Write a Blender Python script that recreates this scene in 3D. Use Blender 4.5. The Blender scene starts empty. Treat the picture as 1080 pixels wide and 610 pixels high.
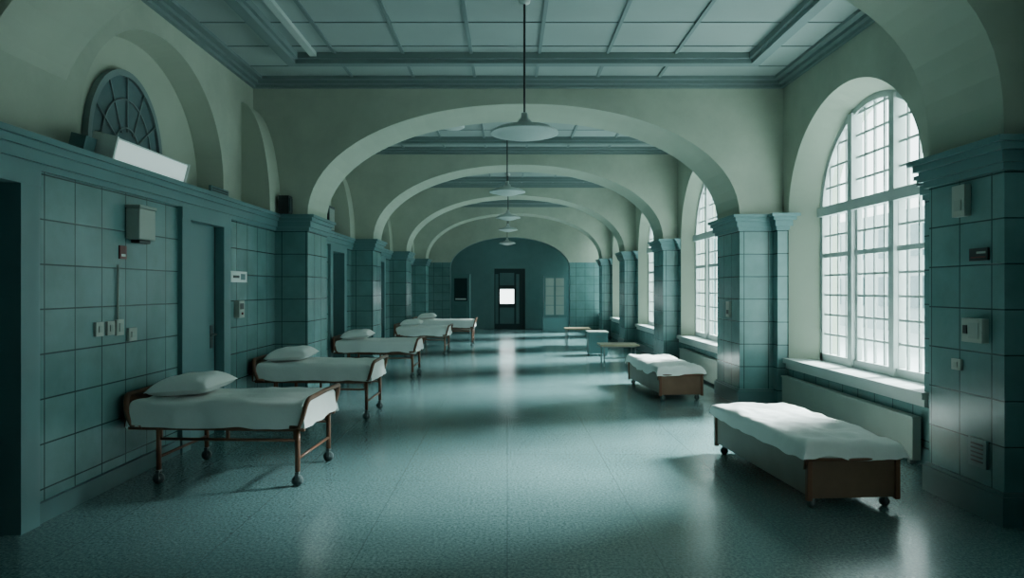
import bpy, math, random
from mathutils import Vector, Matrix, noise
random.seed(3)
C = bpy.context.scene.collection

# ---------------------------------------------------------------- materials
def newmat(name):
    m = bpy.data.materials.new(name); m.use_nodes = True
    nt = m.node_tree; b = nt.nodes['Principled BSDF']
    return m, nt, b
def N(nt, t, **kw):
    n = nt.nodes.new(t)
    for k, v in kw.items(): setattr(n, k, v)
    return n
def math_n(nt, op, a, b=None, c=None):
    n = N(nt, 'ShaderNodeMath', operation=op)
    for i, v in enumerate((a, b, c)):
        if v is None: continue
        if isinstance(v, (int, float)): n.inputs[i].default_value = v
        else: nt.links.new(v, n.inputs[i])
    return n.outputs[0]
def mixc(nt, f, a, b, blend='MIX'):
    n = N(nt, 'ShaderNodeMix', data_type='RGBA', blend_type=blend)
    if isinstance(f, (int, float)): n.inputs[0].default_value = f
    else: nt.links.new(f, n.inputs[0])
    for s, v in ((6, a), (7, b)):
        if isinstance(v, tuple): n.inputs[s].default_value = (*v, 1)
        else: nt.links.new(v, n.inputs[s])
    return n.outputs[2]
def noise_n(nt, vec, scale, detail=3, rough=0.5):
    n = N(nt, 'ShaderNodeTexNoise'); n.inputs['Scale'].default_value = scale
    n.inputs['Detail'].default_value = detail; n.inputs['Roughness'].default_value = rough
    nt.links.new(vec, n.inputs['Vector']); return n.outputs['Fac']
def ramp(nt, f, a, b):
    n = N(nt, 'ShaderNodeMapRange'); n.inputs['From Min'].default_value = a; n.inputs['From Max'].default_value = b
    nt.links.new(f, n.inputs['Value']); return n.outputs[0]

def simple(name, col, rough=0.5, var=0.12, scale=6, metal=0.0, bump=0.0, bscale=40):
    m, nt, b = newmat(name)
    g = N(nt, 'ShaderNodeNewGeometry')
    f = noise_n(nt, g.outputs['Position'], scale, 4)
    dark = tuple(c * (1 - var) for c in col); lite = tuple(min(1, c * (1 + var)) for c in col)
    nt.links.new(mixc(nt, f, dark, lite), b.inputs['Base Color'])
    b.inputs['Roughness'].default_value = rough; b.inputs['Metallic'].default_value = metal
    if bump:
        bn = N(nt, 'ShaderNodeBump'); bn.inputs['Strength'].default_value = bump; bn.inputs['Distance'].default_value = 0.01
        nt.links.new(noise_n(nt, g.outputs['Position'], bscale, 5), bn.inputs['Height'])
        nt.links.new(bn.outputs[0], b.inputs['Normal'])
    return m

PLAST = (0.425, 0.475, 0.385)

def wall_material(name='glazed_tile_and_plaster', split=2.6):
    m, nt, b = newmat(name)
    g = N(nt, 'ShaderNodeNewGeometry')
    sp = N(nt, 'ShaderNodeSeparateXYZ'); nt.links.new(g.outputs['Position'], sp.inputs[0])
    sn = N(nt, 'ShaderNodeSeparateXYZ'); nt.links.new(g.outputs['Normal'], sn.inputs[0])
    isx = math_n(nt, 'GREATER_THAN', math_n(nt, 'ABSOLUTE', sn.outputs[0]), 0.5)
    u = math_n(nt, 'ADD', math_n(nt, 'MULTIPLY', sp.outputs[1], isx),
               math_n(nt, 'MULTIPLY', math_n(nt, 'ADD', sp.outputs[0], 0.12), math_n(nt, 'SUBTRACT', 1.0, isx)))
    cmb = N(nt, 'ShaderNodeCombineXYZ')
    nt.links.new(math_n(nt, 'ADD', u, 20.0 + 0.07), cmb.inputs[0])
    nt.links.new(math_n(nt, 'ADD', sp.outputs[2], 3.1 - 0.22), cmb.inputs[1])
    br = N(nt, 'ShaderNodeTexBrick'); br.offset = 0.0; br.squash = 1.0
    br.inputs['Scale'].default_value = 1.0
    br.inputs['Brick Width'].default_value = 0.335; br.inputs['Row Height'].default_value = 0.31
    br.inputs['Mortar Size'].default_value = 0.006; br.inputs['Mortar Smooth'].default_value = 0.3
    br.inputs['Color1'].default_value = (0.145, 0.28, 0.285, 1); br.inputs['Color2'].default_value = (0.175, 0.32, 0.32, 1)
    br.inputs['Mortar'].default_value = (0.03, 0.065, 0.068, 1)
    nt.links.new(cmb.outputs[0], br.inputs['Vector'])
    n1 = noise_n(nt, g.outputs['Position'], 2.2, 6, 0.6)
    grime = mixc(nt, ramp(nt, n1, 0.35, 0.7), (0.74, 0.78, 0.76), (1.06, 1.04, 1.03))
    tile = mixc(nt, 1.0, br.outputs['Color'], grime, 'MULTIPLY')
    n2 = noise_n(nt, g.outputs['Position'], 1.1, 7, 0.62)
    pl = mixc(nt, ramp(nt, n2, 0.3, 0.7), tuple(c * 0.82 for c in PLAST), tuple(c * 1.08 for c in PLAST))
    up = math_n(nt, 'GREATER_THAN', sp.outputs[2], split)
    nt.links.new(mixc(nt, up, tile, pl), b.inputs['Base Color'])
    nt.links.new(math_n(nt, 'ADD', math_n(nt, 'MULTIPLY', up, 0.45), 0.27), b.inputs['Roughness'])
    bn = N(nt, 'ShaderNodeBump'); bn.inputs['Strength'].default_value = 0.5; bn.inputs['Distance'].default_value = 0.005
    h = math_n(nt, 'MULTIPLY', math_n(nt, 'SUBTRACT', 1.0, br.outputs['Fac']), math_n(nt, 'SUBTRACT', 1.0, up))
    h2 = math_n(nt, 'ADD', h, math_n(nt, 'MULTIPLY', noise_n(nt, g.outputs['Position'], 9, 3), 0.35))
    nt.links.new(h2, bn.inputs['Height']); nt.links.new(bn.outputs[0], b.inputs['Normal'])
    return m

def floor_material():
    m, nt, b = newmat('speckled_linoleum')
    g = N(nt, 'ShaderNodeNewGeometry'); P = g.outputs['Position']
    a = noise_n(nt, P, 50, 4, 0.8)
    c = noise_n(nt, P, 0.9, 2, 0.5)
    base = mixc(nt, ramp(nt, a, 0.38, 0.64), (0.055, 0.125, 0.13), (0.22, 0.35, 0.35))
    base = mixc(nt, ramp(nt, c, 0.3, 0.7), base, mixc(nt, 1.0, base, (0.8, 0.84, 0.84), 'MULTIPLY'))
    br = N(nt, 'ShaderNodeTexBrick'); br.offset = 0.0
    mp = N(nt, 'ShaderNodeVectorMath', operation='ADD'); mp.inputs[1].default_value = (30.6, 30.3, 0)
    nt.links.new(P, mp.inputs[0]); nt.links.new(mp.outputs[0], br.inputs['Vector'])
    br.inputs['Scale'].default_value = 1.0; br.inputs['Brick Width'].default_value = 0.9; br.inputs['Row Height'].default_value = 0.9
    br.inputs['Mortar Size'].default_value = 0.004
    base = mixc(nt, math_n(nt, 'MULTIPLY', br.outputs['Fac'], 0.4), base, (0.02, 0.05, 0.055))
    nt.links.new(base, b.inputs['Base Color'])
    r = math_n(nt, 'ADD', math_n(nt, 'MULTIPLY', noise_n(nt, P, 2.0, 3, 0.5), 0.14), 0.13)
    nt.links.new(r, b.inputs['Roughness'])
    b.inputs['Specular IOR Level'].default_value = 1.0
    bn = N(nt, 'ShaderNodeBump'); bn.inputs['Strength'].default_value = 0.2; bn.inputs['Distance'].default_value = 0.003
    nt.links.new(a, bn.inputs['Height']); nt.links.new(bn.outputs[0], b.inputs['Normal'])
    return m

M_WALL = wall_material()
M_FLOOR = floor_material()
M_PLAST = simple('sage_plaster', PLAST, 0.75, 0.12, 1.5, bump=0.1, bscale=12)
M_TRIM = simple('teal_painted_trim', (0.12, 0.235, 0.24), 0.4, 0.15, 3)
M_BASE = simple('dark_teal_base', (0.08, 0.165, 0.17), 0.4, 0.2, 3)
M_CEIL = simple('ceiling_board', (0.31, 0.38, 0.365), 0.6, 0.15, 1.2)
M_CTRIM = simple('ceiling_trim', (0.17, 0.24, 0.235), 0.5, 0.12, 2)
M_GROOVE = simple('ceiling_batten', (0.13, 0.18, 0.175), 0.6, 0.1, 2)
M_DOOR = simple('teal_door_paint', (0.125, 0.245, 0.25), 0.4, 0.1, 2)
M_DARK = simple('dark_door', (0.014, 0.034, 0.038), 0.4, 0.2, 3)
M_WHITE = simple('window_white_paint', (0.55, 0.61, 0.59), 0.45, 0.06, 4)
M_SHEET = simple('white_sheet', (0.84, 0.87, 0.84), 0.85, 0.05, 5, bump=0.35, bscale=16)
M_PILLOW = simple('pillow_cotton', (0.88, 0.90, 0.87), 0.85, 0.04, 5, bump=0.25, bscale=16)
M_BROWN = simple('brown_bed_frame', (0.17, 0.072, 0.038), 0.38, 0.25, 9)
M_WOODBOX = simple('worn_wood_panel', (0.18, 0.105, 0.065), 0.45, 0.25, 7)
M_SIDE = simple('grey_brown_side_panel', (0.22, 0.195, 0.16), 0.5, 0.2, 5)
M_METAL = simple('caster_metal', (0.2, 0.23, 0.23), 0.35, 0.1, 9, metal=0.9)
M_RUBBER = simple('caster_rubber', (0.08, 0.12, 0.12), 0.6, 0.1, 9)
M_CREAM = simple('cream_plastic', (0.40, 0.45, 0.40), 0.45, 0.06, 5)
M_PANEL = simple('radiator_cover_paint', (0.34, 0.40, 0.36), 0.5, 0.1, 3)
M_BLACK = simple('black_plastic', (0.012, 0.018, 0.02), 0.4, 0.1, 5)
M_RED = simple('red_sign', (0.14, 0.02, 0.018), 0.4, 0.1, 5)
M_SIGN = simple('white_sign', (0.88, 0.92, 0.89), 0.4, 0.03, 5)
M_SHADE = simple('enamel_shade', (0.52, 0.59, 0.56), 0.35, 0.05, 5)
M_TABLE = simple('pale_wood_top', (0.42, 0.36, 0.24), 0.4, 0.15, 12)
M_GLASSD = simple('dark_leaded_glass', (0.13, 0.20, 0.21), 0.12, 0.3, 3)
M_SNOW = simple('pale_ground', (0.6, 0.65, 0.65), 0.9, 0.1, 1)
M_FACADE = simple('pale_facade', (0.40, 0.46, 0.46), 0.9, 0.2, 0.6)
def glow(name, col, s):
    m, nt, b = newmat(name); b.inputs['Base Color'].default_value = (*col, 1)
    b.inputs['Emission Color'].default_value = (*col, 1); b.inputs['Emission Strength'].default_value = s
    return m
M_TUBE = glow('dim_diffuser', (0.72, 0.86, 0.84), 0.5)

# ---------------------------------------------------------------- mesh builder
class MB:
    def __init__(s): s.v = []; s.f = []; s.m = []; s.mats = []; s.sm = []
    def mi(s, mat):
        if mat not in s.mats: s.mats.append(mat)
        return s.mats.index(mat)
    def add(s, vs, fs, mat, smooth=False):
        o = len(s.v); s.v += [tuple(v) for v in vs]; k = s.mi(mat)
        for f in fs: s.f.append([i + o for i in f]); s.m.append(k); s.sm.append(smooth)
    def box(s, x0, x1, y0, y1, z0, z1, mat, M=None):
        vs = [Vector((x, y, z)) for x in (x0, x1) for y in (y0, y1) for z in (z0, z1)]
        if M: vs = [M @ v for v in vs]
        s.add(vs, [(0, 1, 3, 2), (4, 6, 7, 5), (0, 4, 5, 1), (2, 3, 7, 6), (0, 2, 6, 4), (1, 5, 7, 3)], mat)
    def quad(s, a, b, c, d, mat): s.add([a, b, c, d], [(0, 1, 2, 3)], mat)
    def tube(s, pts, r, mat, n=10, closed=False):
        pts = [Vector(p) for p in pts]; vs = []; fs = []; L = len(pts); up = None
        for i, p in enumerate(pts):
            if closed: t = (pts[(i + 1) % L] - pts[i - 1]).normalized()
            else: t = (pts[min(i + 1, L - 1)] - pts[max(i - 1, 0)]).normalized()
            if up is None: up = t.orthogonal().normalized()
            up = (up - t * up.dot(t)).normalized(); w = t.cross(up)
            for k in range(n):
                a = 2 * math.pi * k / n; vs.append(p + (up * math.cos(a) + w * math.sin(a)) * r)
        for i in range(L if closed else L - 1):
            j = (i + 1) % L
            for k in range(n):
                fs.append((i * n + k, i * n + (k + 1) % n, j * n + (k + 1) % n, j * n + k))
        if not closed: fs.append(tuple(range(n))[::-1]); fs.append(tuple((L - 1) * n + k for k in range(n)))
        s.add(vs, fs, mat, True)
    def lathe(s, prof, mat, c=(0, 0, 0), n=32):
        vs = []; fs = []
        for r, z in prof:
            for k in range(n):
                a = 2 * math.pi * k / n; vs.append((c[0] + r * math.cos(a), c[1] + r * math.sin(a), c[2] + z))
        for i in range(len(prof) - 1):
            for k in range(n):
                fs.append((i * n + k, i * n + (k + 1) % n, (i + 1) * n + (k + 1) % n, (i + 1) * n + k))
        s.add(vs, fs, mat, True)
    def obj(s, name, parent=None, loc=None, rotz=0, bevel=0, sub=0, recalc=True):
        me = bpy.data.meshes.new(name); me.from_pydata(s.v, [], s.f)
        for m in s.mats: me.materials.append(m)
        for p, k, q in zip(me.polygons, s.m, s.sm): p.material_index = k; p.use_smooth = q
        me.update()
        o = bpy.data.objects.new(name, me); C.objects.link(o)
        if parent: o.parent = parent
        if loc: o.location = loc
        o.rotation_euler[2] = rotz
        if bevel:
            b = o.modifiers.new('bevel', 'BEVEL'); b.width = bevel; b.segments = 2; b.limit_method = 'ANGLE'
        if sub:
            b = o.modifiers.new('sub', 'SUBSURF'); b.levels = sub; b.render_levels = sub
        return o
def empty(name, loc, rotz=0):
    e = bpy.data.objects.new(name, None); C.objects.link(e); e.location = loc; e.rotation_euler[2] = rotz
    e.empty_display_size = 0.1; return e

def arcpts(c, hw, zs, rise, ex=2.0, n=40):
    out = []
    for i in range(n + 1):
        a = math.pi - math.pi * i / n
        ca, sa = math.cos(a), math.sin(a)
        out.append((c + hw * math.copysign(abs(ca) ** (2 / ex), ca), zs + rise * abs(sa) ** (2 / ex)))
    return out
def holewall(mb, axis, w0, w1, u0, u1, z0, z1, c, zb, zs, p0, p1, mat, rev=None, ex=2.0, n=40):
    rev = rev or mat
    def P(u, z, w): return (u, w, z) if axis == 'y' else (w, u, z)
    arcs = []
    for w, (hw, r, zz) in ((w0, p0), (w1, p1)):
        A = arcpts(c, hw, zs, r, ex, n); arcs.append((w, A, hw, zz))
        l, rr = c - hw, c + hw
        if l > u0: mb.quad(P(u0, z0, w), P(l, z0, w), P(l, z1, w), P(u0, z1, w), mat)
        if rr < u1: mb.quad(P(rr, z0, w), P(u1, z0, w), P(u1, z1, w), P(rr, z1, w), mat)
        if zz > z0: mb.quad(P(l, z0, w), P(rr, z0, w), P(rr, zz, w), P(l, zz, w), mat)
        for (a, za), (b, zb_) in zip(A[:-1], A[1:]):
            if b <= u0 or a >= u1: continue
            mb.quad(P(a, za, w), P(b, zb_, w), P(b, z1, w), P(a, z1, w), mat)
    (wa, A, ha, za), (wb, B, hb, zbb) = arcs
    A2 = [(c - ha, za)] + A + [(c + ha, za)]; B2 = [(c - hb, zbb)] + B + [(c + hb, zbb)]
    for i in range(len(A2) - 1):
        mb.quad(P(*A2[i], wa), P(*A2[i + 1], wa), P(*B2[i + 1], wb), P(*B2[i], wb), rev)
    if za > z0 + 1e-4: mb.quad(P(*A2[0], wa), P(*A2[-1], wa), P(*B2[-1], wb), P(*B2[0], wb), rev)

# ---------------------------------------------------------------- layout
CEIL = 4.48; COR = 2.6
XL = -3.2; XLU = -3.5; XLR = -3.8
PIL = -2.75; PIR = 3.2
END = 27.5; BACK = -3.0
ARCH = [(4.6, 5.42), (9.4, 10.4), (14.0, 14.9), (18.6, 19.5), (23.0, 23.8)]
bays = [(BACK, 4.6, 3.8, 1.9), (5.42, 9.4, 3.8, 7.72), (10.4, 14.0, 3.5, 12.35), (14.9, 18.6, 3.5, 16.85),
        (19.5, 23.0, 3.5, 21.3), (23.8, 27.5, 3.5, 25.4)]
MIDS = [BACK] + [(a + b) / 2 for a, b in ARCH] + [END]

# floor / ceiling
fl = MB(); fl.box(-3.9, 4.4, BACK - .3, END + 0.3, -0.15, 0, M_FLOOR); fl.obj('floor')
ce = MB(); ce.box(-3.95, 4.4, BACK - .3, END + .3, CEIL, CEIL + .15, M_CEIL)
ce.obj('ceiling')
def moulding(mb, x0, x1, y0, y1):
    for z0, z1, e in ((2.40, 2.45, .03), (2.45, 2.53, .055), (2.53, 2.58, .085), (2.58, 2.62, .115)):
        mb.box(x0 - e, x1 + e, y0 - e, y1 + e, z0, z1, M_TRIM)
def plinth(mb, x0, x1, y0, y1):
    mb.box(x0 - .035, x1 + .035, y0 - .035, y1 + .035, 0.001, .2, M_BASE)
    mb.box(x0 - .02, x1 + .02, y0 - .02, y1 + .02, .2, .225, M_BASE)

# ---- left wall
doors = [(3.55, 4.5), (6.74, 7.68), (12.3, 13.3), (16.7, 17.6), (21.2, 22.1)]
wl = MB(); tl = MB(); bl = MB()
ys = [BACK] + [v for d in doors for v in d] + [END]
for i in range(0, len(ys), 2):
    wl.box(-3.95, XL, ys[i], ys[i + 1], 0, COR, M_WALL)
    bl.box(XL - .01, XL + .03, ys[i] + (.12 if i else 0), ys[i + 1] - .12, 0.001, .14, M_BASE)
for a, b in doors: wl.box(-3.95, XL, a, b, 2.37, COR, M_WALL)
for z0, z1, e in ((2.405, 2.45, .03), (2.45, 2.53, .056), (2.53, 2.58, .086), (2.58, 2.621, .116)):
    tl.box(-3.6, XL + e, BACK, END, z0, z1, M_TRIM)
# upper lunette recesses
for bi, (a, b, xr, wc) in enumerate(bays):
    aa, bb = MIDS[bi], MIDS[bi + 1]
    c = (a + b) / 2 - .1; hw = min(1.4, (b - a) / 2 - .3)
    if bi == 1: c, hw = 7.0, 1.42
    holewall(wl, 'x', XLU, XLR, aa, bb, COR, CEIL, c, COR, 2.9, (hw, 1.25, COR), (hw - .06, 1.2, COR), M_WALL, M_PLAST)
wl.box(-3.95, XLR - .002, BACK, END, COR + .001, CEIL, M_PLAST)
wl.obj('wall_left'); tl.obj('trim_1'); bl.obj('baseboard_left')

# curved springer buttress beside each main arch on the left (vault springing)
sb = MB()
for (a, b) in ARCH[1:]:
    prof = [(-3.52, 2.6), (-3.12, 2.6)]
    for i in range(13):
        t = i / 12; prof.append((-3.12 - .40 * (1 - math.cos(t * math.pi / 2)), 2.62 + 1.45 * math.sin(t * math.pi / 2)))
    y0, y1 = a - .42, a + .02
    n = len(prof)
    vs = [(x, y0, z) for x, z in prof] + [(x, y1, z) for x, z in prof]
    fs = [tuple(range(n)), tuple(range(n, 2 * n))[::-1]] + [(i, (i + 1) % n, n + (i + 1) % n, n + i) for i in range(n)]
    sb.add(vs, fs, M_PLAST)
sb.obj('trim_2')

# ---- transverse arches and piers
for k, (a, b) in enumerate(ARCH):
    mb = MB()
    if k == 0:
        holewall(mb, 'y', a, b, -3.78, 4.3, COR, CEIL, -.12, COR, COR, (3.47, 1.74, COR), (3.47, 1.74, COR), M_WALL, M_PLAST, ex=2.75)
        mb.box(3.35, 4.3, a, b, 0, COR, M_WALL)
        moulding(mb, 3.35, 4.3, a, b); plinth(mb, 3.35, 4.3, a, b)
    else:
        c = (PIL + PIR) / 2; hw = (PIR - PIL) / 2
        holewall(mb, 'y', a, b, -3.78, 4.3, COR, CEIL, c, COR, COR, (hw, 1.55, COR), (hw, 1.55, COR), M_WALL, M_PLAST, ex=2.1)
        mb.box(-3.6, PIL, a, b, 0, COR, M_WALL); mb.box(PIR, 4.3, a, b, 0, COR, M_WALL)
        moulding(mb, -3.6, PIL, a, b); moulding(mb, PIR, 4.3, a, b)
        plinth(mb, -3.6, PIL, a, b); plinth(mb, PIR, 4.3, a, b)
    mb.obj('wall_arch' if k == 0 else 'wall_arch.%03d' % k)

# ---- right wall with windows
wr = MB(); tr = MB(); br_ = MB()
def make_window(idx, X, c, hw, zb, zs, rise):
    mb = MB(); fr = .07; t0, t1 = X - .04, X + .05
    A = arcpts(c, hw + .01, zs, rise + .01, 2, 36); B = arcpts(c, hw - fr, zs, rise - fr, 2, 36)
    A = [(c - hw - .01, zb)] + A + [(c + hw + .01, zb)]; B = [(c - hw + fr, zb)] + B + [(c + hw - fr, zb)]
    for i in range(len(A) - 1):
        a0, a1, b0, b1 = A[i], A[i + 1], B[i], B[i + 1]
        mb.quad((t0, *a0), (t0, *a1), (t0, *b1), (t0, *b0), M_WHITE)
        mb.quad((t1, *a0), (t1, *a1), (t1, *b1), (t1, *b0), M_WHITE)
        mb.quad((t0, *b0), (t0, *b1), (t1, *b1), (t1, *b0), M_WHITE)
    ztop = lambda u: zs + rise * math.sqrt(max(0, 1 - ((u - c) / hw) ** 2))
    mb.box(t0, t1, c - hw, c + hw, zb, zb + .1, M_WHITE)
    mb.box(t0 - .04, t1 + .01, c - hw, c + hw, zs - .06, zs + .06, M_WHITE)     # transom
    w3 = hw * 2 / 3
    for u in (c - w3 / 2 - .02, c + w3 / 2 + .02):
        mb.box(t0 - .03, t1 + .012, u - .05, u + .05, zb, ztop(u) - .03, M_WHITE)
    cols = [c - w3, c, c + w3]
    for cc in cols:
        for q in (-1.45, 0, 1.45):
            u = cc + q * w3 / 6
            if abs(u - c) < hw - .08: mb.box(X - .012, X + .012, u - .013, u + .013, zb, ztop(u) - .05, M_WHITE)
        for q in (-1, 1):
            u = cc + q * (w3 / 2 - .055)
            if abs(u - c) < hw - .08: mb.box(X - .02, X + .03, u - .02, u + .02, zb + .1, min(zs - .06, ztop(u)), M_WHITE)
    rows = 7
    for r in range(1, rows):
        z = zb + .1 + (zs - .06 - zb - .1) * r / rows
        th = .028 if r == 5 else .013
        mb.box(X - .013 - (.02 if r == 5 else 0), X + .013, c - hw, c + hw, z - th, z + th, M_WHITE)
    z = zs + .30
    while z < zs + rise - .1:
        h = hw * math.sqrt(1 - ((z - zs) / rise) ** 2) - .04
        mb.box(X - .013, X + .013, c - h, c + h, z - .013, z + .013, M_WHITE); z += .26
    mb.obj('window_%d' % idx)
    return mb
for bi, (a, b, xr, wc) in enumerate(bays):
    aa, bb = MIDS[bi], MIDS[bi + 1]
    hf, hb = (1.5, 1.27) if bi < 2 else (1.4, 1.24)
    if bi == 0: hf, hb = 1.1, .9  # out-of-view window, added and narrowed to set the foreground light
    xw = xr + .3 if bi < 2 else xr + .22
    zs = 2.6
    mz = ((2.402, 2.45, .03), (2.45, 2.53, .055), (2.53, 2.58, .085), (2.58, 2.619, .113))
    br_.box(xr - .03, xr + .02, a, b, 0.001, .16, M_BASE)
    holewall(wr, 'x', xr, xw, aa, bb, 0, CEIL, wc, .6, zs, (hf, 1.32, .6), (hb, 1.2, .66), M_WALL, M_PLAST)
    holewall(wr, 'x', xw + .001, xw + .25, aa, bb, 0, CEIL, wc, .66, zs, (hb, 1.2, .66), (hb, 1.2, .62), M_WALL, M_PLAST)
    make_window(bi + 1, xw + .06, wc, hb, .66, zs, 1.2)
    tr.box(xr - .07, xw + .02, wc - hf - .08, wc + hf + .08, .6, .665, M_WHITE)
    tr.box(xr - .03, xr + .02, wc - hf - .05, wc + hf + .05, .53, .6, M_WHITE)
    for z0, z1, e in mz:
        tr.box(xr - e, xr + .05, a, wc - hf - .02, z0, z1, M_TRIM)
        tr.box(xr - e, xr + .05, wc + hf + .02, b, z0, z1, M_TRIM)
wr.obj('wall_right'); tr.obj('trim_3'); br_.obj('baseboard_right')

# slim pilaster at right window wall
pm = MB()
for (a, b) in ARCH[1:2]:
    pm.box(3.66, 3.82, a - .16, a + .05, 0, COR, M_WALL); moulding(pm, 3.662, 3.82, a - .161, a + .05)
pm.obj('trim_4')

# unseen back wall added to block world light, and end wall
bw = MB(); bw.box(-3.95, 4.4, BACK - .2, BACK, 0, CEIL, M_WALL); bw.obj('wall_back_light_block')
ew = MB()
ew.box(-3.95, -.55, END, END + .2, 0, CEIL, M_TRIM); ew.box(.75, 4.3, END, END + .2, 0, CEIL, M_TRIM)
ew.box(-.55, .75, END, END + .2, 2.44, CEIL, M_TRIM)
holewall(ew, 'y', 25.7, 26.0, -3.6, 4.0, 0, CEIL, .1, 0, 2.4, (2.25, 1.15, 0), (2.25, 1.15, 0), M_WALL, M_TRIM)
ew.obj('wall_end')

dm = MB()
dm.box(-.65, -.52, END - .06, END + .1, 0, 2.42, M_DOOR); dm.box(.72, .85, END - .06, END + .1, 0, 2.42, M_DOOR)
dm.box(-.65, .85, END - .06, END + .1, 2.42, 2.54, M_DOOR)
wx0, wx1, wz0, wz1 = -.32, .30, .98, 1.62
dm.box(-.52, wx0, END, END + .06, 0.0, 2.42, M_DARK); dm.box(wx1, .72, END, END + .06, 0.0, 2.42, M_DARK)
dm.box(wx0, wx1, END, END + .06, 0.0, wz0, M_DARK); dm.box(wx0, wx1, END, END + .06, wz1, 2.42, M_DARK)
for x in (wx0, wx1): dm.box(x - .03, x + .03, END - .02, END + .02, wz0 - .03, wz1 + .03, M_BLACK)
for z in (wz0, wz1): dm.box(wx0, wx1, END - .021, END + .021, z - .03, z + .03, M_BLACK)
dm.box(-.48, -.36, END - .02, END, .2, 2.2, M_BASE); dm.box(.36, .48, END - .02, END, .2, 2.2, M_BASE); dm.box(-.3, .28, END - .02, END, 1.75, 2.25, M_BASE); dm.box(-.3, .28, END - .02, END, .2, .85, M_BASE)
dm.obj('door_1')
d2 = MB(); M = Matrix.Translation((-2.05, 25.55, 0)) @ Matrix.Rotation(math.radians(-25), 4, 'Z')
d2.box(0, .75, -.03, .03, .0, 2.15, M_DOOR, M); d2.box(.1, .65, -.045, -.03, 1.15, 2.0, M_DARK, M); d2.box(.1, .65, -.045, -.03, .15, 1.0, M_TRIM, M)
d2.box(.15, .6, -.055, -.04, 1.2, 1.25, M_SIGN, M)
d2.obj('door_2')
cb = MB()
cb.box(1.32, 2.2, 25.1, 25.55, .0, .55, M_DOOR); cb.box(1.35, 2.17, 25.2, 25.5, .55, 2.1, M_TRIM)
for i in range(2):
    cb.box(1.42 + i * .37, 1.72 + i * .37, 25.17, 25.2, .65, 2.0, M_PANEL)
    for z in (1.0, 1.35, 1.7): cb.box(1.42 + i * .37, 1.72 + i * .37, 25.15, 25.18, z - .01, z + .01, M_TRIM)
cb.obj('glass_front_cabinet')

# ---- left doors
for i, (a, b) in enumerate(doors):
    mb = MB(); dark = i in (0, 2)
    e = .11
    mb.box(XL - .3, XL + .045, a - .02 - .09, a + .07, 0, 2.29, M_TRIM); mb.box(XL - .3, XL + .045, b - .07, b + .11, 0, 2.29, M_TRIM)
    mb.box(XL - .3, XL + .05, a - e - .005, b + e + .005, 2.29, 2.404, M_TRIM)
    x = XL - (.28 if dark else .06)
    m = M_DARK if dark else M_DOOR  # near-black leaf: darkness of an open doorway put into the colour
    mb.box(x - .05, x, a + .05, b - .05, .0, 2.31, m)
    if not dark:
        mb.box(x, x + .012, b - .2, b - .14, .95, 1.2, M_METAL)
        mb.tube([(x + .01, b - .17, 1.1), (x + .06, b - .17, 1.1), (x + .06, b - .3, 1.1)], .011, M_METAL)
        mb.tube([(x + .03, a + .08, 2.0), (x + .03, a + .08, 2.12)], .012, M_METAL)
        mb.tube([(x + .03, a + .08, .3), (x + .03, a + .08, .42)], .012, M_METAL)
        mb.box(x - .001, x + .004, b - .085, b - .07, .0, 2.29, M_BLACK)  # black strip painting the shaded gap along the leaf edge
    mb.obj('door_%d' % (i + 3))

# ---- ceiling details
cm = MB(); cg = MB()
for bi, (a, b, xr, wc) in enumerate(bays):
    for (w, h) in ((.19, .04), (.11, .08), (.05, .12)):
        cm.box(XLU, XLU + w, a, b, CEIL - h, CEIL - .0005, M_CTRIM); cm.box(xr - w, xr, a, b, CEIL - h, CEIL - .0005, M_CTRIM)
        cm.box(XLU + w, xr - w, a, a + w, CEIL - h, CEIL - .0005, M_CTRIM); cm.box(XLU + w, xr - w, b - w, b, CEIL - h, CEIL - .0005, M_CTRIM)
    x0, x1, y0, y1 = -2.65, xr - .75, a + .75, b - 1.0
    for (w, h) in ((.20, .07), (.12, .12)):
        cm.box(x0 - w / 2, x0 + w / 2, y0 - w / 2, y1 + w / 2, CEIL - h, CEIL - .0005, M_CTRIM)
        cm.box(x1 - w / 2, x1 + w / 2, y0 - w / 2, y1 + w / 2, CEIL - h, CEIL - .0005, M_CTRIM)
        cm.box(x0 + w / 2, x1 - w / 2, y0 - w / 2, y0 + w / 2, CEIL - h, CEIL - .0005, M_CTRIM)
        cm.box(x0 + w / 2, x1 - w / 2, y1 - w / 2, y1 + w / 2, CEIL - h, CEIL - .0005, M_CTRIM)
    x = -2.1
    while x < x1 - .2:
        cg.box(x - .02, x + .02, a + .19, b - .19, CEIL - .022, CEIL - .001, M_CTRIM); x += .83
    y = a + .5
    while y < b - .3:
        cg.box(XLU + .18, xr - .18, y - .008, y + .008, CEIL - .008, CEIL - .001, M_GROOVE); y += .72
    if bi == 1:
        cm.box(x0 + .25, x0 + .33, y0 + .2, y1 - .1, CEIL - .05, CEIL - .001, M_SHADE)
cm.obj('trim_5'); cg.obj('trim_6')
sd = MB(); sd.lathe([(0, -.05), (.16, -.045), (.2, -.02), (.2, 0)], M_SHADE, n=24); sd.obj('ceiling_vent_disc', loc=(-.95, 12.0, CEIL - .012))

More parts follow.
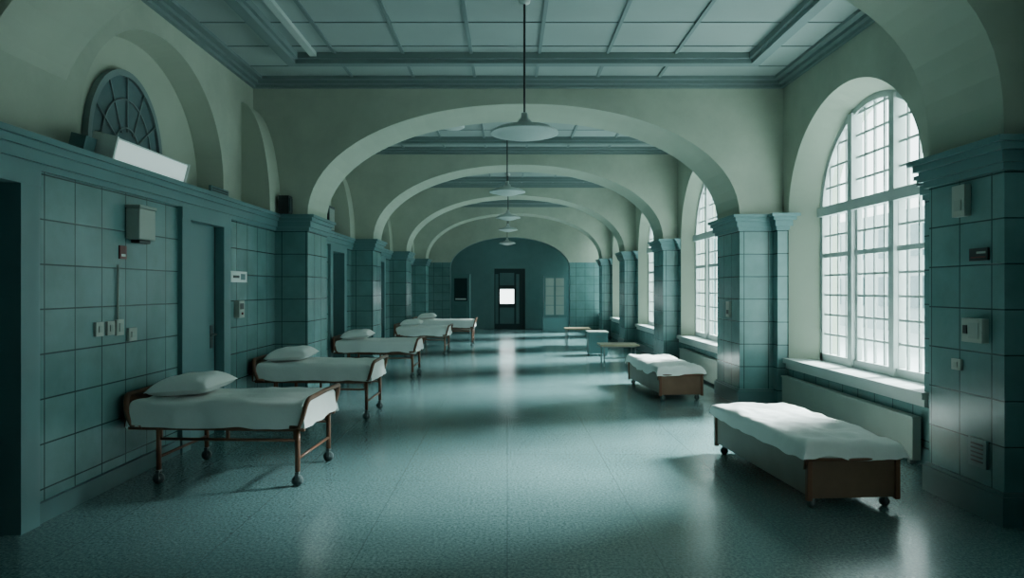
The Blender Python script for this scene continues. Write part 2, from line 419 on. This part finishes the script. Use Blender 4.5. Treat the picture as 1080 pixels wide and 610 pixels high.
# ---- pendant lamps
def lamp(x, y, z, R):
    mb = MB()
    mb.tube([(0, 0, .1), (0, 0, CEIL - z)], .011, M_BLACK, 8)
    mb.lathe([(0, CEIL - z), (.06, CEIL - z - .002), (.055, CEIL - z - .05), (.0, CEIL - z - .07)], M_SHADE)
    mb.lathe([(0, .17), (.03, .17), (.035, .12), (.06, .10), (.07, .07), (R * .45, .05), (R * .8, .02), (R, -.02), (R * 1.0, -.035), (R * .96, -.03), (R * .75, -.05), (R * .5, -.075), (R * .2, -.095), (0, -.1)], M_SHADE, n=40)
    mb.obj('pendant_lamp', loc=(x, y, z))
for x, y, z, R in ((.17, 6.75, 3.17, .335), (0.0, 12.2, 3.36, .32), (.02, 17.0, 3.4, .31), (.03, 21.4, 3.48, .3), (0, 25.0, 3.3, .3)):
    lamp(x, y, z, R)

# ---------------------------------------------------------------- beds
def drape(L, W, zt, drop, amp=.012, n1=44, n2=26, seed=0, hemamp=.03, side_in=0):
    vs = []; fs = []
    A = [-drop + (L + 2 * drop) * i / n1 for i in range(n1 + 1)]
    B = [-W / 2 - drop + (W + 2 * drop) * j / n2 for j in range(n2 + 1)]
    for a in A:
        for b in B:
            x = min(max(a, 0), L); y = min(max(b, -W / 2), W / 2)
            ox = abs(a - x); oy = abs(b - y); o = max(ox, oy)
            r = .035
            hem = 1 + hemamp / drop * noise.noise(Vector((a * 3 + seed, b * 3, 7)))
            z = zt - o * hem
            ex = x - L / 2; ey = y
            dx = max(0, abs(ex) - (L / 2 - r)) / r; dy = max(0, abs(ey) - (W / 2 - r)) / r
            if o < 1e-6: z -= r * .5 * min(1, dx * dx + dy * dy) ** 1.0
            fl = .02 * (o / drop) + .010 * math.sin(a * 17 + seed) * (oy / drop) + .008 * math.sin(b * 19 + seed) * (ox / drop)
            if ox > 0: x += math.copysign(fl + .004, ex)
            if oy > 0: y += math.copysign(fl + .004, ey)
            p = Vector((a * 3.1 + seed * 3, b * 4.3, seed))
            z += amp * noise.noise(p) + amp * .8 * noise.noise(p * 2.7)
            vs.append((x, y, z))
    m = n2 + 1
    for i in range(n1):
        for j in range(n2): fs.append((i * m + j, (i + 1) * m + j, (i + 1) * m + j + 1, i * m + j + 1))
    return vs, fs
def pillow(mb, cx, cy, cz, lx, ly, h, tilt=0, rz=0, mat=M_PILLOW):
    n = 22; vs = []; fs = []
    M = Matrix.Translation((cx, cy, cz)) @ Matrix.Rotation(rz, 4, 'Z') @ Matrix.Rotation(tilt, 4, 'Y')
    for sgn in (1, -1):
        o = len(vs)
        for i in range(n + 1):
            for j in range(n + 1):
                u = -1 + 2 * i / n; v = -1 + 2 * j / n
                pin = 1 - .07 * (1 - u * u) * abs(v) - 0; piu = 1 - .07 * (1 - v * v) * abs(u)
                z = sgn * h / 2 * (max(0, 1 - u ** 4) ** .55) * (max(0, 1 - v ** 4) ** .55) * (1 if sgn > 0 else .55)
                z += .02 * noise.noise(Vector((u * 2.2, v * 2.2 + cx, sgn))) * (1 - max(abs(u), abs(v)))
                vs.append(M @ Vector((u * lx / 2 * piu, v * ly / 2 * pin, z)))
        for i in range(n):
            for j in range(n):
                q = (o + i * (n + 1) + j, o + (i + 1) * (n + 1) + j, o + (i + 1) * (n + 1) + j + 1, o + i * (n + 1) + j + 1)
                fs.append(q if sgn > 0 else q[::-1])
    mb.add(vs, fs, mat, True)
def caster(mb, x, y, r=.04, M=None):
    mb.tube([(x, y - .014, r), (x, y + .014, r)], r, M_RUBBER, 18)
    mb.tube([(x, y - .018, r), (x, y + .018, r)], r * .5, M_METAL, 12)
    for q in (-.022, .022): mb.box(x - .012, x + .012, y + q - .003, y + q + .003, r, r * 2 + .02, M_METAL)
    mb.box(x - .016, x + .016, y - .025, y + .025, r * 2 + .01, r * 2 + .025, M_METAL)
    mb.tube([(x, y, r * 2 + .02), (x, y, r * 2 + .06)], .012, M_METAL)

def hospital_bed(x, y, rz, L=1.5, W=.82, H=.66, seed=0):
    """origin = head end centre on floor, +x toward the foot"""
    root = empty('hospital_bed', (x, y, 0), rz)
    f = MB(); hx = .28; fx = L - .07
    zr = H - .19
    for q in (-1, 1):
        yy = q * (W / 2 - .03)
        f.box(.03, L - .01, yy - .016, yy + .016, zr - .045, zr + .02, M_BROWN)
        f.tube([(hx, yy, zr - .12), (fx, yy, zr - .12)], .012, M_BROWN)
        for u in (hx + .02, (hx + fx) / 2, fx - .02): f.box(u - .012, u + .012, yy - .01, yy + .01, zr - .12, zr - .02, M_BROWN)
        for u in (hx, fx):
            f.tube([(u, yy, .12), (u, yy, zr)], .021, M_BROWN, 12)
            caster(f, u, yy, .045)
    for u in (hx, fx):
        f.tube([(u, -W / 2 + .03, .22), (u, W / 2 - .03, .22)], .012, M_BROWN)
        f.box(u - .014, u + .014, -W / 2 + .03, W / 2 - .03, zr - .05, zr - .01, M_BROWN)
    f.box(.06, L - .04, -W / 2 + .04, W / 2 - .04, zr - .005, zr + .015, M_METAL)
    f.obj('frame', root)
    e = MB()
    def rim(xe, s, ztop, R=.10, r=.02):
        pts = [(xe - s * .14, -W / 2 - .0, zr - .01), (xe - s * .06, -W / 2 - .008, zr - .005)]
        for i in range(7):
            t = i / 6 * math.pi / 2
            pts.append((xe - s * .02 * (1 - t), -W / 2 - .012 + .07 * (1 - math.cos(t)), ztop - R + R * math.sin(t)))
        pts2 = [(p[0], -p[1], p[2]) for p in pts][::-1]
        e.tube(pts + [(xe + s * .012, 0, ztop + .008)] + pts2, r, M_BROWN, 12)
    rim(L + .02, 1, H + .032); rim(0.015, -1, H + .045, .14, .022)
    e.box(-.012, .022, -W / 2 + .03, W / 2 - .03, zr - .03, H + .03, M_BROWN)
    e.obj('end_rails', root)
    m = MB(); m.box(.06, L - .03, -W / 2 + .03, W / 2 - .03, zr + .02, H - .015, M_SHEET); m.obj('mattress', root, bevel=.03)
    s = MB(); vs, fs = drape(L - .085, W - .01, H + .003, .21, amp=.018, seed=seed + 1.3)
    s.add([(v[0] + .06, v[1], v[2]) for v in vs], fs, M_SHEET, True); so = s.obj('sheet', root, sub=1)
    p = MB(); pillow(p, .36, 0, H + .07, .52, .68, .21, tilt=math.radians(-4), rz=.05); p.obj('pillow', root)
    return root
hospital_bed(-3.12, 6.02, math.radians(-3), L=1.51, W=.86, H=.68, seed=0)
hospital_bed(-3.12, 8.78, math.radians(-2), L=1.48, W=.80, H=.68, seed=3)
hospital_bed(-3.10, 12.55, math.radians(-2), L=1.5, W=.80, H=.68, seed=5)
hospital_bed(-2.72, 16.9, math.radians(-2), L=1.3, W=.85, H=.68, seed=8)
hospital_bed(-2.62, 19.3, math.radians(0), L=1.72, W=.85, H=.74, seed=9)

def day_bed(x, y, rz, L=1.75, W=.68, seed=0):
    """origin = near-left corner on floor; +y away, +x across"""
    root = empty('box_day_bed', (x, y, 0), rz)
    f = MB()
    f.box(0, W, 0, .035, .085, .36, M_WOODBOX); f.box(0, W, L - .035, L, .085, .36, M_WOODBOX)
    f.box(.005, .035, .035, L - .035, .10, .35, M_SIDE); f.box(W - .035, W - .005, .035, L - .035, .10, .35, M_SIDE)
    f.box(.03, W - .03, .03, L - .03, .3, .345, M_BROWN)
    for xx in (-.012, W - .028):
        for yy in (-.012, L - .028): f.box(xx, xx + .04, yy, yy + .04, .07, .375, M_BROWN)
    f.obj('box_frame', root, bevel=.006)
    c = MB()
    for xx in (.06, W - .06):
        for yy in (.07, L - .07): caster(c, xx, yy, .035)
    c.obj('casters', root)
    r = MB(); r.tube([(-.02, .02, .30), (-.025, -.01, .37), (-.02, .1, .385), (-.02, .5, .375)], .012, M_BROWN)
    r.tube([(-.03, -.02, .375), (W * .5, -.03, .37), (W + .01, -.02, .375)], .012, M_BROWN); r.obj('rim_rail', root)
    m = MB(); m.box(.0, W, .0, L, .36, .475, M_SHEET); m.obj('mattress', root, bevel=.04)
    s = MB(); vs, fs = drape(L + .03, W + .05, .495, .13, amp=.026, seed=seed + 4.1, hemamp=.07)
    s.add([(W / 2 + v[1], v[0] - .015, v[2]) for v in vs], fs, M_SHEET, True); s.obj('sheet', root, sub=1)
    return root
day_bed(2.17, 4.92, math.radians(4.5), L=1.75, W=.68, seed=0)
day_bed(2.18, 9.75, math.radians(4), L=1.8, W=.62, seed=5)

# ---- tables etc.
t = MB(); t.box(1.92, 2.72, 14.0, 14.6, .42, .455, M_TABLE)
t.box(1.98, 2.66, 14.06, 14.54, .39, .42, M_METAL)
for x in (2.0, 2.64):
    for y in (14.08, 14.52): t.tube([(x, y, 0), (x, y, .4)], .014, M_METAL)
t.tube([(2.0, 14.3, .15), (2.64, 14.3, .15)], .01, M_METAL); t.obj('side_table', bevel=.008)
t = MB(); t.box(1.62, 2.34, 19.0, 19.6, .46, .5, M_TABLE)
for x in (1.67, 2.29):
    for y in (19.05, 19.55): t.tube([(x, y, 0), (x, y, .47)], .018, M_METAL)
t.obj('side_table.001', bevel=.008)
t = MB(); t.box(1.95, 2.4, 16.3, 16.8, .06, .55, M_DOOR); t.box(1.93, 2.42, 16.28, 16.82, .55, .58, M_PANEL)
for z in (.1, .34): t.box(1.98, 2.37, 16.285, 16.3, z, z + .19, M_TRIM); t.tube([(2.12, 16.27, z + .12), (2.23, 16.27, z + .12)], .008, M_METAL)
for x in (1.99, 2.36):
    for y in (16.34, 16.76): t.box(x - .02, x + .02, y - .02, y + .02, 0, .06, M_TRIM)
t.obj('bedside_cabinet', bevel=.006)

# ---- radiator covers under windows
for i, (bi, y0, y1) in enumerate(((1, 6.2, 9.15), (2, 11.0, 13.4))):
    xr = bays[bi][2]; r = MB()
    r.box(xr - .12, xr - .04, y0, y1, .04, .42, M_PANEL); r.box(xr - .13, xr - .04, y0 - .01, y1 + .01, .42, .44, M_PANEL)
    r.box(xr - .04, xr - .001, y0 + .1, y0 + .2, .2, .3, M_METAL); r.box(xr - .04, xr - .001, y1 - .2, y1 - .1, .2, .3, M_METAL)
    r.box(xr - .11, xr - .05, y0 + .05, y0 + .1, 0, .04, M_METAL); r.box(xr - .11, xr - .05, y1 - .1, y1 - .05, 0, .04, M_METAL)
    r.obj('radiator_panel', bevel=.006)

# ---- left wall fittings
W_ = XL
p = MB(); p.box(W_, W_ + .12, 5.72, 5.98, 2.02, 2.28, M_CREAM); p.box(W_, W_ + .13, 5.71, 5.99, 2.281, 2.31, M_PANEL); p.box(W_ + .02, W_ + .10, 5.76, 5.94, 1.99, 2.02, M_BLACK)
p.obj('towel_dispenser', bevel=.008)
p = MB(); p.box(W_, W_ + .012, 5.62, 5.72, 1.85, 1.96, M_RED); p.box(W_ + .012, W_ + .014, 5.64, 5.70, 1.87, 1.89, M_SIGN); p.obj('red_notice_sign')
p = MB(); p.tube([(W_ + .012, 5.59, 1.33), (W_ + .012, 5.59, 1.8)], .008, M_CREAM)
for y0, y1, z0, z1 in ((5.28, 5.38, 1.23, 1.34), (5.43, 5.53, 1.23, 1.34), (5.56, 5.66, 1.22, 1.35), (5.74, 5.86, 1.16, 1.27)):
    p.box(W_, W_ + .022, y0, y1, z0, z1, M_CREAM); p.box(W_ + .022, W_ + .03, y0 + .03, y1 - .03, z0 + .03, z1 - .03, M_PANEL)
p.obj('light_switch_group')
p = MB(); p.box(W_, W_ + .02, 7.86, 8.34, 1.68, 1.81, M_SIGN); p.box(W_ + .02, W_ + .023, 7.92, 8.1, 1.73, 1.76, M_BLACK); p.box(W_ + .02, W_ + .023, 8.15, 8.28, 1.71, 1.78, M_TRIM)
p.obj('room_sign')
p = MB(); p.box(W_, W_ + .06, 8.0, 8.16, 1.26, 1.46, M_CREAM); p.box(W_ + .06, W_ + .065, 8.03, 8.13, 1.36, 1.43, M_BLACK); p.tube([(W_ + .06, 8.08, 1.31), (W_ + .075, 8.08, 1.31)], .015, M_RED); p.obj('thermostat')
# light box on the cornice
p = MB()
M = Matrix.Translation((XL - .02, 6.02, 2.735)) @ Matrix.Rotation(math.radians(14), 4, 'Y')
p.box(-.08, .10, -.60, .60, -.105, .10, M_SHADE, M); p.box(.10, .11, -.58, .58, -.09, .085, M_TUBE, M)
p.box(-.08, .118, -.62, -.60, -.11, .105, M_SHADE, M); p.box(-.08, .118, .60, .62, -.11, .105, M_SHADE, M)
p.box(-.14, -.02, -.78, -.64, -.10, .04, M_BASE, M)
p.obj('fluorescent_light_box')
p = MB(); p.box(XLU + .001, XLU + .03, 8.0, 8.5, 2.66, 2.82, M_TRIM)
for i in range(5): p.box(XLU + .03, XLU + .035, 8.03, 8.47, 2.68 + i * .027, 2.69 + i * .027, M_BLACK)
p.obj('wall_vent')
# arched fan window in the lunette
p = MB(); c, hw, zs, rise = 6.75, .66, 2.95, .80; X = XLR + .03
A = arcpts(c, hw, zs, rise, 2, 28); B = arcpts(c, hw - .06, zs, rise - .06, 2, 28)
A = [(c - hw, 2.72)] + A + [(c + hw, 2.72)]; B = [(c - hw + .06, 2.72)] + B + [(c + hw - .06, 2.72)]
for i in range(len(A) - 1):
    p.quad((X + .03, *A[i]), (X + .03, *A[i + 1]), (X + .03, *B[i + 1]), (X + .03, *B[i]), M_CTRIM)
    p.quad((X + .03, *A[i]), (X + .03, *A[i + 1]), (X - .03, *A[i + 1]), (X - .03, *A[i]), M_CTRIM)
    p.quad((X + .03, *B[i]), (X + .03, *B[i + 1]), (X - .03, *B[i + 1]), (X - .03, *B[i]), M_CTRIM)
p.add([(X, *b) for b in B], [tuple(range(len(B)))], M_GLASSD)
p.box(X - .001, X + .031, c - hw, c + hw, zs - .02, zs + .02, M_CTRIM); p.box(X - .001, X + .031, c - hw, c + hw, 2.7, 2.76, M_CTRIM)
for a in (30, 60, 90, 120, 150):
    ca, sa = math.cos(math.radians(a)), math.sin(math.radians(a))
    p.tube([(X + .015, c + .2 * ca, zs + .2 * sa), (X + .015, c + (hw - .04) * ca, zs + (rise - .04) * sa)], .009, M_CTRIM, 6)
p.tube([(X + .015, c + .22 * math.cos(t * math.pi / 14), zs + .24 * math.sin(t * math.pi / 14)) for t in range(15)], .009, M_CTRIM, 6)
p.tube([(X + .015, c + .44 * math.cos(t * math.pi / 14), zs + .52 * math.sin(t * math.pi / 14)) for t in range(15)], .009, M_CTRIM, 6)
p.obj('window_fanlight')
p = MB(); p.box(-3.08, -2.94, 9.18, 9.34, 2.62, 2.86, M_BLACK); p.box(-2.94, -2.93, 9.2, 9.32, 2.65, 2.83, M_DARK); p.obj('wall_speaker')
p = MB(); p.box(XLU + .001, XLU + .1, 13.0, 13.45, 2.7, 3.2, M_DARK); p.box(XLU + .1, XLU + .11, 13.05, 13.4, 2.75, 3.15, M_PANEL); p.obj('wall_clock_panel')

# ---- right pier fittings (pier face x = 3.35, y 4.6..5.42)
X = 3.35
p = MB(); p.box(X - .05, X, 4.93, 5.07, 2.13, 2.36, M_CREAM); p.box(X - .058, X - .05, 4.96, 5.04, 2.17, 2.25, M_PANEL); p.obj('motion_sensor_box', bevel=.01)
p = MB(); p.box(X - .015, X, 4.74, 4.93, 1.80, 1.89, M_BLACK); p.box(X - .018, X - .015, 4.76, 4.91, 1.82, 1.83, M_RED); p.box(X - .018, X - .015, 4.76, 4.85, 1.85, 1.865, M_PANEL); p.obj('black_plaque')
p = MB(); p.box(X - .05, X, 4.75, 4.96, 1.22, 1.39, M_CREAM); p.box(X - .055, X - .05, 4.78, 4.88, 1.25, 1.36, M_PANEL); p.box(X - .056, X - .05, 4.9, 4.94, 1.28, 1.34, M_BLACK); p.obj('wall_control_box')
p = MB(); p.box(X - .02, X, 5.02, 5.12, 1.0, 1.08, M_CREAM); p.box(X - .026, X - .02, 5.05, 5.09, 1.02, 1.06, M_PANEL); p.obj('wall_socket')
p = MB(); p.box(X - .02, X, 4.75, 4.93, .34, .54, M_TRIM)
for i in range(5): p.box(X - .025, X - .02, 4.78, 4.90, .375 + i * .03, .385 + i * .03, M_BLACK)
p.obj('wall_vent.001')
p = MB(); p.box(PIR - .03, PIR, 9.75, 9.9, 1.2, 1.42, M_CREAM); p.box(PIR - .035, PIR - .03, 9.78, 9.87, 1.24, 1.3, M_BLACK); p.obj('pier_switch_plate')

# ---------------------------------------------------------------- outside
g = MB(); g.box(4.3, 60, -30, 60, -.9, -.8, M_SNOW); g.obj('ground_courtyard')
g = MB(); g.box(22, 23, -20, 60, -.8, 6.0, M_FACADE)
for y in range(-18, 58, 3):
    for z in (.6, 3.4): g.box(21.9, 22.05, y, y + 1.3, z, z + 1.7, M_GLASSD)
g.obj('building_across_courtyard')

# ---------------------------------------------------------------- light
w = bpy.data.worlds.new('overcast'); bpy.context.scene.world = w; w.use_nodes = True
nt = w.node_tree; bg = nt.nodes['Background']
tc = N(nt, 'ShaderNodeTexCoord'); s = N(nt, 'ShaderNodeSeparateXYZ'); nt.links.new(tc.outputs['Generated'], s.inputs[0])
colr = mixc(nt, ramp(nt, s.outputs[2], -.1, .7), (0.83, 0.975, 0.96), (0.68, 0.90, 0.90))
nt.links.new(colr, bg.inputs['Color']); bg.inputs['Strength'].default_value = 6.0
sun = bpy.data.lights.new('sun', 'SUN'); sun.energy = 52.0; sun.angle = math.radians(20); sun.color = (0.8, 0.97, 0.96)
so = bpy.data.objects.new('sun', sun); C.objects.link(so)
d = Vector((-1, -.40, -.72)); so.rotation_euler = d.to_track_quat('-Z', 'Y').to_euler(); so.location = (12, 12, 8)
for bi, (a, b, xr, wc) in enumerate(bays):
    xw = (xr + .3 if bi < 2 else xr + .22) + .2
    L = bpy.data.lights.new('window_portal', 'AREA'); L.shape = 'RECTANGLE'; L.size = 2.6; L.size_y = 3.3
    L.cycles.is_portal = True
    o = bpy.data.objects.new('window_portal', L); C.objects.link(o); o.location = (xw, wc, 2.25)
    o.rotation_euler = (math.radians(90), 0, math.radians(90))

# ---------------------------------------------------------------- camera
cam = bpy.data.cameras.new('camera'); co = bpy.data.objects.new('camera', cam); C.objects.link(co)
co.location = (0, 0, 1.6); co.rotation_euler = (math.radians(90), 0, 0)
cam.lens = 24; cam.sensor_width = 36; cam.shift_x = 5 / 1080; cam.clip_start = .05
bpy.context.scene.camera = co
